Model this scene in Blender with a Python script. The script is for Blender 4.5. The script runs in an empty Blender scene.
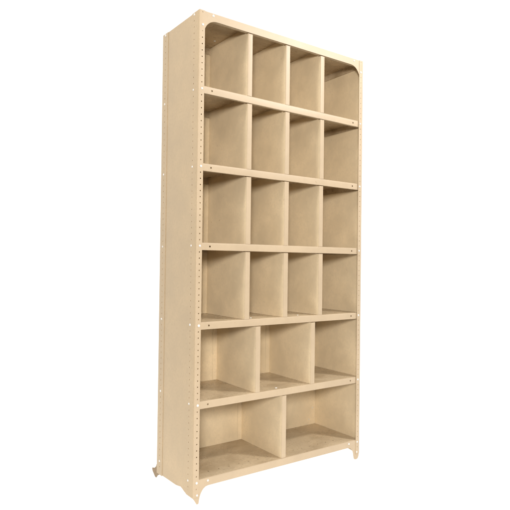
import bpy, bmesh, math, random
from mathutils import Vector, Matrix
random.seed(4)
S = bpy.context.scene
COL = S.collection

# ---------------------------------------------------------------- dimensions
W, D, H = 0.9527, 0.3343, 2.0          # width, depth, post height (m)
FLOOR = -0.007
T = 0.0015                              # sheet thickness
FL = 0.0265                             # front flange of a corner post
SFL = 0.060                             # side flange of a corner post
LIP = 0.0306                            # shelf lip height
ZS = [1.6932, 1.3755, 1.0511, 0.7266, 0.4045]   # shelf tops
ZB = 0.0901                             # bottom shelf top
ZT = H - 0.0012                         # top shelf
BOLTZ = [1.6790, 1.3617, 1.0375, 0.7135, 0.3915, 0.0797]

# ---------------------------------------------------------------- materials
def new_mat(name):
    m = bpy.data.materials.new(name); m.use_nodes = True
    nt = m.node_tree; nt.nodes.clear()
    out = nt.nodes.new('ShaderNodeOutputMaterial')
    b = nt.nodes.new('ShaderNodeBsdfPrincipled')
    nt.links.new(b.outputs[0], out.inputs[0])
    return m, nt, b

def nd(nt, t, **kw):
    n = nt.nodes.new(t)
    for k, v in kw.items():
        if k in n.inputs: n.inputs[k].default_value = v
        else: setattr(n, k, v)
    return n

def mix(nt, fac, a, b, blend='MIX'):
    n = nt.nodes.new('ShaderNodeMix'); n.data_type = 'RGBA'; n.blend_type = blend
    L = nt.links
    for sock, v in ((n.inputs[0], fac), (n.inputs[6], a), (n.inputs[7], b)):
        if hasattr(v, 'is_linked'): L.new(v, sock)
        else: sock.default_value = v
    return n.outputs[2]

def ramp(nt, src, stops):
    r = nt.nodes.new('ShaderNodeValToRGB')
    e = r.color_ramp.elements
    e[0].position, e[0].color = stops[0][0], (*stops[0][1:],) if len(stops[0]) == 5 else (stops[0][1],)*3+(1,)
    e[1].position, e[1].color = stops[1][0], (stops[1][1],)*3+(1,)
    for p, v in stops[2:]:
        k = e.new(p); k.color = (v, v, v, 1)
    nt.links.new(src, r.inputs[0])
    return r.outputs[0]

def paint(name, base, mottle=0.10, grime=0.0, rough=0.44, fine=0.85):
    """old enamel on sheet steel: cloudy tone, faint vertical brush/rub marks, dust specks, optional scuffs"""
    m, nt, b = new_mat(name); L = nt.links
    tc = nd(nt, 'ShaderNodeTexCoord')
    P = tc.outputs['Object']
    n1 = nd(nt, 'ShaderNodeTexNoise', Scale=7.0, Detail=4.0, Roughness=0.6); L.new(P, n1.inputs['Vector'])
    n2 = nd(nt, 'ShaderNodeTexNoise', Scale=110.0, Detail=4.0, Roughness=0.7); L.new(P, n2.inputs['Vector'])
    mp = nd(nt, 'ShaderNodeMapping'); mp.inputs['Scale'].default_value = (34, 34, 16); L.new(P, mp.inputs['Vector'])
    n3 = nd(nt, 'ShaderNodeTexNoise', Scale=1.0, Detail=3.0, Roughness=0.6); L.new(mp.outputs[0], n3.inputs['Vector'])
    lo = tuple(c*(1-mottle*1.25) for c in base)+(1,); hi = tuple(min(1, c*(1+mottle*0.7)) for c in base)+(1,)
    c = mix(nt, ramp(nt, n1.outputs[0], [(0.34, 0), (0.68, 1)]), lo, hi)
    d2 = tuple(x*0.85 for x in base)+(1,)
    c = mix(nt, ramp(nt, n2.outputs[0], [(0.46, 0), (0.70, fine)]), c, d2)
    c = mix(nt, ramp(nt, n3.outputs[0], [(0.50, 0), (0.85, 0.22)]), c, d2)
    if grime:
        mg = nd(nt, 'ShaderNodeMapping'); mg.inputs['Scale'].default_value = (5, 8, 6); mg.inputs['Rotation'].default_value = (0, 0, 0.22); L.new(P, mg.inputs['Vector'])
        n4 = nd(nt, 'ShaderNodeTexNoise', Scale=1.0, Detail=4.0, Roughness=0.55, Distortion=0.15); L.new(mg.outputs[0], n4.inputs['Vector'])
        f = ramp(nt, n4.outputs[0], [(0.44, 0), (0.70, grime)])
        c = mix(nt, f, c, (base[0]*0.50, base[1]*0.44, base[2]*0.36, 1))
        n5 = nd(nt, 'ShaderNodeTexNoise', Scale=90.0, Detail=5.0, Roughness=0.7); L.new(P, n5.inputs['Vector'])
        c = mix(nt, ramp(nt, n5.outputs[0], [(0.56, 0), (0.66, grime*0.75)]), c, (base[0]*0.45, base[1]*0.38, base[2]*0.30, 1))
        ms = nd(nt, 'ShaderNodeMapping'); ms.inputs['Scale'].default_value = (9, 420, 9); ms.inputs['Rotation'].default_value = (0, 0, -0.9); L.new(P, ms.inputs['Vector'])
        n7 = nd(nt, 'ShaderNodeTexNoise', Scale=1.0, Detail=2.0); L.new(ms.outputs[0], n7.inputs['Vector'])
        c = mix(nt, ramp(nt, n7.outputs[0], [(0.66, 0), (0.74, grime*0.7)]), c, (base[0]*0.55, base[1]*0.50, base[2]*0.42, 1))
    # sparse chips and rub marks
    n8 = nd(nt, 'ShaderNodeTexNoise', Scale=38.0, Detail=6.0, Roughness=0.75); L.new(P, n8.inputs['Vector'])
    c = mix(nt, ramp(nt, n8.outputs[0], [(0.665, 0), (0.70, 0.55)]), c, (base[0]*0.60, base[1]*0.52, base[2]*0.42, 1))
    n9 = nd(nt, 'ShaderNodeTexNoise', Scale=16.0, Detail=5.0, Roughness=0.7); L.new(P, n9.inputs['Vector'])
    c = mix(nt, ramp(nt, n9.outputs[0], [(0.60, 0), (0.78, 0.0 if grime > 0.6 else 0.4)]), c, tuple(min(1, x*1.14) for x in base)+(1,))
    L.new(c, b.inputs['Base Color'])
    b.inputs['Roughness'].default_value = rough
    r = nd(nt, 'ShaderNodeMapRange'); r.inputs[3].default_value = rough-0.08; r.inputs[4].default_value = rough+0.14
    L.new(n1.outputs[0], r.inputs[0]); L.new(r.outputs[0], b.inputs['Roughness'])
    b.inputs['Specular IOR Level'].default_value = 0.5 if grime > 0.6 else 0.34
    bp = nd(nt, 'ShaderNodeBump', Strength=0.10, Distance=0.0012)
    n6 = nd(nt, 'ShaderNodeTexNoise', Scale=11.0, Detail=5.0, Roughness=0.55); L.new(P, n6.inputs['Vector'])
    L.new(n6.outputs[0], bp.inputs['Height'])
    bp2 = nd(nt, 'ShaderNodeBump', Strength=0.06, Distance=0.0004); L.new(n2.outputs[0], bp2.inputs['Height'])
    L.new(bp.outputs[0], bp2.inputs['Normal']); L.new(bp2.outputs[0], b.inputs['Normal'])
    return m

BEIGE = (0.505, 0.390, 0.258)
M_FRAME = paint('beige_enamel', BEIGE, 0.045, 0.0, fine=0.24)
M_SIDE = paint('beige_enamel_side_light', (0.530, 0.402, 0.249), 0.06, 0.0, fine=0.6)  # same enamel as the frame; side-face brightness adjusted in the colour
M_DIV = paint('beige_enamel_lit_interior', (0.78, 0.638, 0.428), 0.10, 0.0, 0.48, fine=0.55)  # same enamel again, base colour lightened to brighten the compartments
M_SHELF = paint('beige_shelf_enamel', (0.545, 0.430, 0.283), 0.10, 0.70, 0.24)
M_LIP = M_FRAME
M_REAR = paint('dark_brown_enamel', (0.34, 0.24, 0.135), 0.25, 0.6)  # darker, browner tone for the rear feet
M_FOOT = paint('scuffed_beige_enamel', (0.60, 0.44, 0.27), 0.12, 0.5)

def plain(name, col, rough, metal=0.0):
    m, nt, b = new_mat(name)
    tc = nd(nt, 'ShaderNodeTexCoord')
    n = nd(nt, 'ShaderNodeTexNoise', Scale=220.0, Detail=2.0); nt.links.new(tc.outputs['Object'], n.inputs['Vector'])
    c = mix(nt, ramp(nt, n.outputs[0], [(0.35, 0), (0.7, 1)]), tuple(x*0.9 for x in col)+(1,), col+(1,))
    nt.links.new(c, b.inputs['Base Color'])
    b.inputs['Roughness'].default_value = rough; b.inputs['Metallic'].default_value = metal
    return m
M_BOLT = plain('bright_bolt_head', (0.74, 0.72, 0.68), 0.28)

m, nt, b = new_mat('glowing_white_sweep')
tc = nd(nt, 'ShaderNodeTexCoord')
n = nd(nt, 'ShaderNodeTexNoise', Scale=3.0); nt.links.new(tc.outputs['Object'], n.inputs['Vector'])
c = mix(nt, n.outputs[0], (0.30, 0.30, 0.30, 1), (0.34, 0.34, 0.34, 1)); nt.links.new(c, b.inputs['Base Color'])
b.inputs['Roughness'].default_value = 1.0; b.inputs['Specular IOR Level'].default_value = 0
b.inputs['Emission Color'].default_value = (1, 1, 1, 1); b.inputs['Emission Strength'].default_value = 0.93  # floor and backdrop glow by themselves, staying white without shadows
M_GLOW_WHITE = m

# ---------------------------------------------------------------- mesh helpers
def link(name, bm, mats, parent=None, smooth=35):
    me = bpy.data.meshes.new(name); bm.to_mesh(me); bm.free()
    for mm in (mats if isinstance(mats, (list, tuple)) else [mats]): me.materials.append(mm)
    if smooth:
        for p in me.polygons: p.use_smooth = True
        me.set_sharp_from_angle(angle=math.radians(smooth))
    o = bpy.data.objects.new(name, me); COL.objects.link(o)
    if parent: o.parent = parent
    return o

class Sheet:
    """sheet-metal surface gathered as quads, welded, then given thickness"""
    def __init__(s): s.v = []; s.f = []; s.ix = {}
    def p(s, co):
        k = (round(co[0], 5), round(co[1], 5), round(co[2], 5))
        if k not in s.ix: s.ix[k] = len(s.v); s.v.append(co)
        return s.ix[k]
    def face(s, cos):
        ids = []
        for c in cos:
            i = s.p(c)
            if i not in ids: ids.append(i)
        if len(ids) > 2: s.f.append(ids)
    def perforated(s, F, u0, u1, vs, holes):
        """strip u0..u1 by rows vs (list of (v0,vm,v1)); holes = list of (u, r) or None per row"""
        for (v0, vm, v1), h in zip(vs, holes):
            um = h[0] if h else (u0+u1)/2
            if not h:
                s.face([F(u0, v0), F(u1, v0), F(u1, vm), F(u0, vm)]); s.face([F(u0, vm), F(u1, vm), F(u1, v1), F(u0, v1)])
                continue
            r = h[1]; N = 16
            ring = [(um + r*math.cos(2*math.pi*k/N), vm + math.copysign(r, v1-v0)*math.sin(2*math.pi*k/N)) for k in range(N)]
            out = {0: (u1, vm), 2: (u1, v1), 6: (u0, v1), 8: (u0, vm), 10: (u0, v0), 14: (u1, v0)}
            seq = [0, 2, 6, 8, 10, 14, 16]
            for a, b2 in zip(seq[:-1], seq[1:]):
                inner = [ring[k % N] for k in range(a, b2+1)]
                s.face([F(*out[a]), F(*out[b2 % N])] + [F(*q) for q in reversed(inner)])
    def bm(s, thick=T, outward=None, tri=False):
        bm = bmesh.new(); vs = [bm.verts.new(c) for c in s.v]
        for f in s.f:
            try: bm.faces.new([vs[i] for i in f])
            except ValueError: pass
        bm.normal_update()
        if outward:
            pt, n = outward
            f = min(bm.faces, key=lambda f: (f.calc_center_median()-Vector(pt)).length)
            if f.normal.dot(Vector(n)) < 0: bmesh.ops.reverse_faces(bm, faces=bm.faces[:])
        if thick:
            bm.normal_update()
            bmesh.ops.solidify(bm, geom=bm.faces[:], thickness=thick)
        bm.normal_update()
        return bm

def plate(poly, F, thick_vec):
    """flat plate from a 2D outline; F maps (a,b) to 3D; thickness vector extrudes it"""
    bm = bmesh.new()
    a = [bm.verts.new(F(*q)) for q in poly]
    f = bm.faces.new(a)
    r = bmesh.ops.extrude_face_region(bm, geom=[f])
    bmesh.ops.translate(bm, verts=[e for e in r['geom'] if isinstance(e, bmesh.types.BMVert)], vec=Vector(thick_vec))
    bmesh.ops.recalc_face_normals(bm, faces=bm.faces[:])
    return bm

def bolt_mesh():
    """low domed head with slot-less rim, axis +Z"""
    bm = bmesh.new(); N = 18
    prof = [(0.0062, -0.0005), (0.0062, 0.0010), (0.0056, 0.0020), (0.0040, 0.0030), (0.0020, 0.0035)]
    rows = [[bm.verts.new((r*math.cos(2*math.pi*k/N), r*math.sin(2*math.pi*k/N), z)) for k in range(N)] for r, z in prof]
    for a, b2 in zip(rows[:-1], rows[1:]):
        for k in range(N): bm.faces.new([a[k], a[(k+1) % N], b2[(k+1) % N], b2[k]])
    bm.faces.new(rows[-1]); bm.faces.new(list(reversed(rows[0])))
    me = bpy.data.meshes.new('bolt'); bm.to_mesh(me); bm.free(); me.materials.append(M_BOLT)
    for p in me.polygons: p.use_smooth = True
    me.set_sharp_from_angle(angle=math.radians(50))
    return me
BOLT = bolt_mesh()
def bolt(loc, axis, parent, s=1.0):
    s *= random.uniform(0.78, 1.0)
    o = bpy.data.objects.new('bolt', BOLT); COL.objects.link(o); o.parent = parent
    o.location = loc; o.rotation_euler = Vector(axis).to_track_quat('Z', 'Y').to_euler(); o.scale = (s, s, s)
    return o

# ---------------------------------------------------------------- the shelving unit
unit = bpy.data.objects.new('shelving_unit', None); COL.objects.link(unit)
unit['label'] = 'tall beige steel pigeonhole shelving unit with twenty-one open compartments on a white floor'
unit['category'] = 'shelving unit'

# rows of the perforated posts: holes every inch or so, locked to the bolt levels
levels = [H-0.0085] + [H-0.0598] + BOLTZ
HZ = [levels[0]]
for a, b2 in zip(levels[:-1], levels[1:]):
    n = max(1, round((a-b2)/0.0257))
    HZ += [a + (b2-a)*k/n for k in range(1, n+1)]
HZ += [0.0550, 0.0300]
ROWS = []
for k, z in enumerate(HZ):
    top = H if k == 0 else (HZ[k-1]+z)/2
    bot = 0.0205 if k == len(HZ)-1 else (HZ[k+1]+z)/2
    ROWS.append((top, z, bot))

def post(sx, sy):
    """L-shaped slotted corner post; sx, sy = 0 for the left / front side, 1 for the right / back"""
    X = (lambda a: a) if not sx else (lambda a: W-a)
    Y = (lambda a: a) if not sy else (lambda a: D-a)
    s = Sheet(); R = 0.0028
    isb = lambda z: any(abs(z-q) < 1e-6 for q in BOLTZ)
    ff = lambda u, v: (X(u), Y(0), v)
    fs = lambda u, v: (X(0), Y(u), v)
    sh = 0.0425 if not sy else 0.0290
    sw = SFL if not sy else 0.054
    fh = [None if (isb(z) or k == len(ROWS)-1 or k < 2 and k == 1) else (0.0150, 0.0027 if not sx else 0.0020) for k, (_, z, _) in enumerate(ROWS)]
    shh = [None if (isb(z) or k == len(ROWS)-1) else (sh, 0.0027) for k, (_, z, _) in enumerate(ROWS)]
    s.perforated(ff, R, FL, ROWS, fh)
    # side flange wound the other way round so that both flanges face outward
    s2 = Sheet(); s2.perforated(fs, R, sw, ROWS, shh)
    for f in s2.f: s.face([s2.v[i] for i in reversed(f)])
    N = 4
    arc = [(R-R*math.cos(math.pi/2*k/N), R-R*math.sin(math.pi/2*k/N)) for k in range(N+1)]   # side -> front
    for v0, vm, v1 in ROWS:
        for a, b2 in zip(arc[:-1], arc[1:]):
            for z0, z1 in ((v0, vm), (vm, v1)):
                s.face([(X(a[0]), Y(a[1]), z0), (X(b2[0]), Y(b2[1]), z0), (X(b2[0]), Y(b2[1]), z1), (X(a[0]), Y(a[1]), z1)])
    bm = s.bm(T, ((X(FL*0.9), Y(0), 1.0), (0, 1 if sy else -1, 0)))
    bm.normal_update()
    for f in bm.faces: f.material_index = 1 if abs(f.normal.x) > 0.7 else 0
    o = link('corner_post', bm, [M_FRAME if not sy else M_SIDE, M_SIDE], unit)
    ny = 1 if sy else -1; nx = 1 if sx else -1
    for z in BOLTZ:
        bolt((X(0.0165), Y(0), z), (0, ny, 0), o, 0.92 if not sx else 0.8)
        bolt((X(0), Y(sh), z+0.001), (nx, 0, 0), o, 0.85)
    bolt((X(0.0165), Y(0), H-0.0598), (0, ny, 0), o)
    bolt((X(0), Y(sh), H-0.0085), (nx, 0, 0), o)
    bolt((X(0.0190), Y(0), 0.0300), (0, ny, 0), o, 0.85)
    return o
for sx in (0, 1):
    for sy in (0, 1): post(sx, sy)

# side panels: flat sheet between the posts, lower edge slightly arched and dented
edge = [(0.0030, 0.021), (0.0398, 0.0190), (0.0741, 0.0232), (0.094, 0.030), (0.1095, 0.0335), (0.124, 0.0305), (0.1497, 0.0262), (0.182, 0.0256), (0.24, 0.0245), (0.2955, 0.0225), (D-0.0045, 0.0195)]
for sx in (0, 1):
    x0 = 0.0019 if not sx else W-0.0019
    poly = edge + [(D-0.0045, H-0.0005), (0.0030, H-0.0005)]
    bm = plate(poly, lambda a, b2: (x0, a, b2), (0.0010 if not sx else -0.0010, 0, 0))
    link('side_panel', bm, M_SIDE if not sx else M_DIV, unit, None)  # right panel takes the lightened copy so its inner face looks brighter

# back panel
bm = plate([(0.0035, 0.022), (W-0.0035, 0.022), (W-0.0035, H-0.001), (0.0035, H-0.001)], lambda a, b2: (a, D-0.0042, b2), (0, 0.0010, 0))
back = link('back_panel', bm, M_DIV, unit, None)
for x, z in ((0.905, 0.118), (0.930, 0.178), (0.46, 0.20), (0.06, 1.86)):
    bolt((x, D-0.0042, z), (0, -1, 0), back, 0.55)

# gussets with the rounded inner corner at the top of the front, and the curved feet at the bottom
def arcpts(cx, cz, r, a0, a1, n=10):
    return [(cx+r*math.cos(math.radians(a0+(a1-a0)*k/n)), cz+r*math.sin(math.radians(a0+(a1-a0)*k/n))) for k in range(n+1)]
footp = [(0.0012, 0.0900), (0.0012, 0.0208), (0.0110, 0.0055), (0.0180, -0.0058), (0.0215, -0.0070), (0.0258, -0.0068), (0.0280, -0.0040),
         (0.0295, 0.0090), (0.0325, 0.0220), (0.0370, 0.0335), (0.0430, 0.0432), (0.0500, 0.0510), (0.0590, 0.0565), (0.0700, 0.0592), (0.0860, 0.0600), (0.0860, 0.0780), (0.0700, 0.0895)]
footr = [(0.0012, 0.0900), (0.0012, 0.0208), (0.0040, 0.0060), (0.0100, -0.0040), (0.0200, -0.0070), (0.0300, -0.0060), (0.0370, 0.0010), (0.0400, 0.0120), (0.0420, 0.0240),
         (0.0450, 0.0350), (0.0500, 0.0440), (0.0570, 0.0520), (0.0660, 0.0575), (0.0760, 0.0598), (0.0900, 0.0600), (0.0900, 0.0780), (0.0700, 0.0895)]
# top rail: one pressed plate with a rounded corner at either end; base rail: one plate running into both front feet
half = [(0.002, H-0.0008), (0.002, 1.90), (FL-0.003, 1.90)] + arcpts(FL-0.003+0.062, 1.9055, 0.062, 180, 90, 14)
rail = half + [(W-x, z) for x, z in reversed(half)]
o = link('top_rail', plate(rail, lambda a, b2: (a, 0.0017, b2), (0, 0.0010, 0)), M_FRAME, unit, None)
for x in (0.0665, W-0.0640): bolt((x, 0.0017, H-0.0105), (0, -1, 0), o, 0.9)
fl_ = [q for q in footp if q[1] < 0.0599 and q[0] < 0.08]; fr_ = [q for q in footr if q[1] < 0.0599 and q[0] < 0.08]
rail = [(0.0012, ZB-0.0006)] + fl_ + [(0.086, ZB-LIP-0.0002)] + [(W-0.090, ZB-LIP-0.0002)] + [(W-x, z) for x, z in reversed(fr_)] + [(W-0.0012, ZB-0.0006)]
o = link('base_rail', plate(rail, lambda a, b2: (a, 0.0017, b2), (0, 0.0010, 0)), M_FRAME, unit, None)
for x in (0.0700, W-0.0730): bolt((x, 0.0017, 0.0785), (0, -1, 0), o, 0.9)
for sx in (0, 1):
    X = (lambda a: a) if not sx else (lambda a: W-a)
    # rear foot, flared backwards and bent
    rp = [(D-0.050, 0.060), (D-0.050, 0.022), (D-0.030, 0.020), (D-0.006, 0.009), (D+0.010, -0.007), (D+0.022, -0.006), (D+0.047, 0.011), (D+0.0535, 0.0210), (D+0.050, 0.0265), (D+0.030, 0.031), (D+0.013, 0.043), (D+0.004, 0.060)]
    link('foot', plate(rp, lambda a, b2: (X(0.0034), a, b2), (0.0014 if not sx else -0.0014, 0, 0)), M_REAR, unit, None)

# shelves: pan with lips turned down all round
def shelf(z, lip=LIP, holes=False, name='shelf', lip_holes=True):
    x0, x1, y0, y1 = 0.0046, W-0.0046, 0.0042, D-0.0060
    s = Sheet(); R = 0.0022
    HX = [0.0665, W-0.0640]
    floor_holes = [0.1067+0.0515*k for k in range(15)] if holes else []
    xs = sorted(HX + floor_holes)
    rows = []
    for k, x in enumerate(xs):
        a = x0 if k == 0 else (xs[k-1]+x)/2
        b2 = x1 if k == len(xs)-1 else (xs[k+1]+x)/2
        rows.append((a, x, b2))
    # front lip with its two holes, return flange, bend, top sheet (with its row of holes), rear lip
    lipf = lambda u, v: (v, y0, z-R-u)
    s.perforated(lipf, 0, lip-R-0.0005, rows, [(0.0128, 0.0040) if (x in HX and lip_holes) else None for x in xs])
    for a, xm, b2 in rows:
        for p, q in ((a, xm), (xm, b2)):
            zb = z-lip+0.0005
            s.face([(p, y0, zb), (p, y0+0.014, zb), (q, y0+0.014, zb), (q, y0, zb)])
            N = 3
            arc = [(y0+R-R*math.cos(math.pi/2*k/N), z-R+R*math.sin(math.pi/2*k/N)) for k in range(N+1)]
            for c, d in zip(arc[:-1], arc[1:]): s.face([(p, c[0], c[1]), (p, d[0], d[1]), (q, d[0], d[1]), (q, c[0], c[1])][::-1])
            s.face([(p, 0.090, z), (q, 0.090, z), (q, y1, z), (p, y1, z)])
            s.face([(p, y1, z), (q, y1, z), (q, y1, z-lip), (p, y1, z-lip)])
    top = Sheet(); top.perforated(lambda u, v: (v, u, z), y0+R, 0.090, rows, [(0.0600, 0.0036) if x in floor_holes else None for x in xs])
    for f in top.f: s.face([top.v[i] for i in f])
    bm = s.bm(0, None)
    bmesh.ops.remove_doubles(bm, verts=bm.verts[:], dist=2e-5)
    bmesh.ops.recalc_face_normals(bm, faces=bm.faces[:])
    bm.normal_update()
    f = min(bm.faces, key=lambda f: (f.calc_center_median()-Vector((W/2, 0.2, z))).length)
    if f.normal.z < 0: bmesh.ops.reverse_faces(bm, faces=bm.faces[:])
    # end lips
    for xe, sgn in ((x0, 1), (x1, -1)):
        q = [bm.verts.new(c) for c in ((xe+sgn*0.0002, y0+0.018, z-0.0013), (xe+sgn*0.0002, y1-0.004, z-0.0013), (xe+sgn*0.0002, y1-0.004, z-lip), (xe+sgn*0.0002, y0+0.018, z-lip))]
        bm.faces.new(q if sgn > 0 else q[::-1])
    bm.normal_update()
    bmesh.ops.solidify(bm, geom=bm.faces[:], thickness=0.0012)
    for f in bm.faces:
        f.material_index = 0 if f.calc_center_median().y < 0.0075 else 1
    return link(name, bm, [M_LIP, M_SHELF], unit, 35)

top = shelf(ZT, 0.0315, name='top_shelf', lip_holes=False)
bolt((0.215, 0.235, ZT-0.0013), (0, 0, -1), top, 0.9)
shelves = [shelf(z) for z in ZS]
bottom = shelf(ZB, LIP, True, 'shelf', False)
bm = plate([(0.020, 0.030), (W-0.020, 0.030), (W-0.020, 0.088), (0.020, 0.088)], lambda a, b2: (a, b2, ZB-0.012), (0, 0, -0.0012))
link('hole_backing', bm, M_FOOT, unit, None)  # added plate that keeps the floor glow from showing through the shelf holes
for x, y in ((0.3050, 0.045), (0.5750, 0.045)): bolt((x, y, ZS[3]), (0, 0, 1), shelves[3], 0.8)
bolt((0.4400, 0.0300, ZS[4]), (0, 0, 1), shelves[4], 1.0)

# dividers: sheet with a front flange, a rear flange and a short foot flange
def divider(xl, zlo, zhi, lip=LIP, rear=True):
    s = Sheet(); R = 0.0020
    y0, y1 = 0.0046, D-0.0066
    zt = zhi-lip-0.0030; zb = zlo+0.0006; ztop = zhi-0.0020
    fw = 0.0250
    bm = bmesh.new()
    def quad(c): bm.faces.new([bm.verts.new(p) for p in c])
    # front flange + bend (stops under the lip)
    N = 4
    arc = [(xl+R-R*math.cos(math.pi/2*k/N), y0+R-R*math.sin(math.pi/2*k/N)) for k in range(N+1)]
    quad([(xl+R, y0, zb), (xl+fw-R, y0, zb), (xl+fw-R, y0, zt), (xl+R, y0, zt)])
    for a, c in zip(arc[:-1], arc[1:]): quad([(a[0], a[1], zb), (c[0], c[1], zb), (c[0], c[1], zt), (a[0], a[1], zt)])
    arc2 = [(xl+fw-R+R*math.sin(math.pi/2*k/N), y0+R-R*math.cos(math.pi/2*k/N)) for k in range(N+1)]
    for a, c in zip(arc2[:-1], arc2[1:]): quad([(a[0], a[1], zb), (c[0], c[1], zb), (c[0], c[1], zt), (a[0], a[1], zt)])
    quad([(xl+fw, y0+R, zb), (xl+fw, y0+0.012, zb), (xl+fw, y0+0.012, zt), (xl+fw, y0+R, zt)])
    # web, split so that its upper front corner clears the lip return
    quad([(xl, 0.022, zb), (xl, y0+R, zb), (xl, y0+R, zt), (xl, 0.022, zt)])
    quad([(xl, y1, zb), (xl, 0.022, zb), (xl, 0.022, zt), (xl, y1, zt)])
    quad([(xl, y1, zt), (xl, 0.022, zt), (xl, 0.022, ztop), (xl, y1, ztop)])
    if rear: quad([(xl, y1, zb), (xl, y1, zt), (xl-0.022, y1, zt), (xl-0.022, y1, zb)][::-1])
    bmesh.ops.remove_doubles(bm, verts=bm.verts[:], dist=2e-5)
    bmesh.ops.recalc_face_normals(bm, faces=bm.faces[:])
    bm.normal_update()
    f = min(bm.faces, key=lambda f: (f.calc_center_median()-Vector((xl+fw/2, y0, (zb+zt)/2))).length)
    if f.normal.y > 0: bmesh.ops.reverse_faces(bm, faces=bm.faces[:])
    bmesh.ops.solidify(bm, geom=bm.faces[:], thickness=0.0011)
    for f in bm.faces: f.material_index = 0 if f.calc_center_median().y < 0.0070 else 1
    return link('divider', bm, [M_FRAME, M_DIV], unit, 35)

lv = [ZT] + ZS + [ZB]
for k in range(4):
    for x in (0.2455, 0.4555, 0.6690): divider(x + random.uniform(-0.0012, 0.0012), lv[k+1], lv[k], 0.0315 if k == 0 else LIP)
for x in (0.3062, 0.6255): divider(x, lv[5], lv[4])
divider(0.4565, lv[6], lv[5])

# ---------------------------------------------------------------- white self-glowing sweep (floor running up into a backdrop)
bm = bmesh.new()
prof = [(0.0, FLOOR), (1.2, FLOOR), (2.6, FLOOR)]
Rr = 1.0
prof += [(2.6+Rr*math.sin(math.pi/2*k/10), FLOOR+Rr-Rr*math.cos(math.pi/2*k/10)) for k in range(1, 11)] + [(3.6, 3.0), (3.6, 6.0)]
A0, A1, NA = -40, 145, 46
rows = []
for k in range(NA+1):
    a = math.radians(A0+(A1-A0)*k/NA)
    rows.append([bm.verts.new((0.45+r*math.cos(a), 0.2+r*math.sin(a), z)) for r, z in prof])
for a, b2 in zip(rows[:-1], rows[1:]):
    for k in range(len(prof)-1):
        bm.faces.new([a[k], a[k+1], b2[k+1], b2[k]])
# front part of the floor, flat
flat = [[bm.verts.new((0.45+r*math.cos(a), 0.2+r*math.sin(a), FLOOR)) for r in (0.0, 0.6, 1.0, 1.5)] for a in [math.radians(145+(320-145)*k/24) for k in range(25)]]
for a, b2 in zip(flat[:-1], flat[1:]):
    for k in range(3): bm.faces.new([a[k], a[k+1], b2[k+1], b2[k]])
bmesh.ops.remove_doubles(bm, verts=bm.verts[:], dist=1e-4)
bmesh.ops.recalc_face_normals(bm, faces=bm.faces[:])
fl = link('floor', bm, M_GLOW_WHITE, None, 40)
fl['kind'] = 'structure'

# ---------------------------------------------------------------- light
w = bpy.data.worlds.new('World'); S.world = w; w.use_nodes = True
bg = w.node_tree.nodes['Background']; bg.inputs[0].default_value = (1.0, 0.985, 0.96, 1); bg.inputs[1].default_value = 0.28

def area(name, loc, target, size, power, col=(1, 1, 1)):
    l = bpy.data.lights.new(name, 'AREA'); l.shape = 'DISK'; l.size = size; l.energy = power; l.color = col
    o = bpy.data.objects.new(name, l); COL.objects.link(o); o.location = loc
    o.rotation_euler = (Vector(target)-Vector(loc)).to_track_quat('-Z', 'Y').to_euler()
    return o
area('studio_lamp', (1.90, -1.70, 2.90), (0.6, 0.0, 1.25), 0.28, 65, (1.0, 0.97, 0.94))
area('camera_lamp', (-1.72, -2.85, 1.58), (0.45, 0.1, 1.25), 0.55, 106, (1.0, 0.96, 0.91))
area('side_fill', (-2.1, -0.25, 3.1), (0.0, 0.15, 1.7), 0.5, 27, (1.0, 0.96, 0.91))  # added fill that brightens the upper left side panel

# ambient gradient added as fill: brighter overhead, dim below the horizon
wn = w.node_tree; g = wn.nodes.new('ShaderNodeTexCoord'); sp = wn.nodes.new('ShaderNodeSeparateXYZ'); mr = wn.nodes.new('ShaderNodeMapRange')
wn.links.new(g.outputs['Generated'], sp.inputs[0]); wn.links.new(sp.outputs[2], mr.inputs[0])
mr.inputs[1].default_value = -0.3; mr.inputs[2].default_value = 0.7; mr.inputs[3].default_value = 0.06; mr.inputs[4].default_value = 0.62
wn.links.new(mr.outputs[0], bg.inputs[1])

# ---------------------------------------------------------------- camera
cam = bpy.data.cameras.new('camera'); co = bpy.data.objects.new('camera', cam); COL.objects.link(co)
yaw, pitch, roll, f = 0.6218, 0.0132, 0.0125, 545.3636
Fv = Vector((math.sin(yaw)*math.cos(pitch), math.cos(yaw)*math.cos(pitch), math.sin(pitch)))
Rv = Vector((math.cos(yaw), -math.sin(yaw), 0)); Uv = Rv.cross(Fv)
R2 = math.cos(roll)*Rv + math.sin(roll)*Uv; U2 = -math.sin(roll)*Rv + math.cos(roll)*Uv
mw = Matrix((R2, U2, -Fv)).transposed().to_4x4(); mw.translation = Vector((-1.0893, -1.9275, 0.9739))
co.matrix_world = mw
cam.sensor_width = 36; cam.lens = 36*f/510; cam.clip_start = 0.05; cam.clip_end = 100
S.camera = co
S.view_settings.view_transform = 'Standard'; S.view_settings.look = 'None'; S.view_settings.exposure = 0
S.render.film_transparent = False
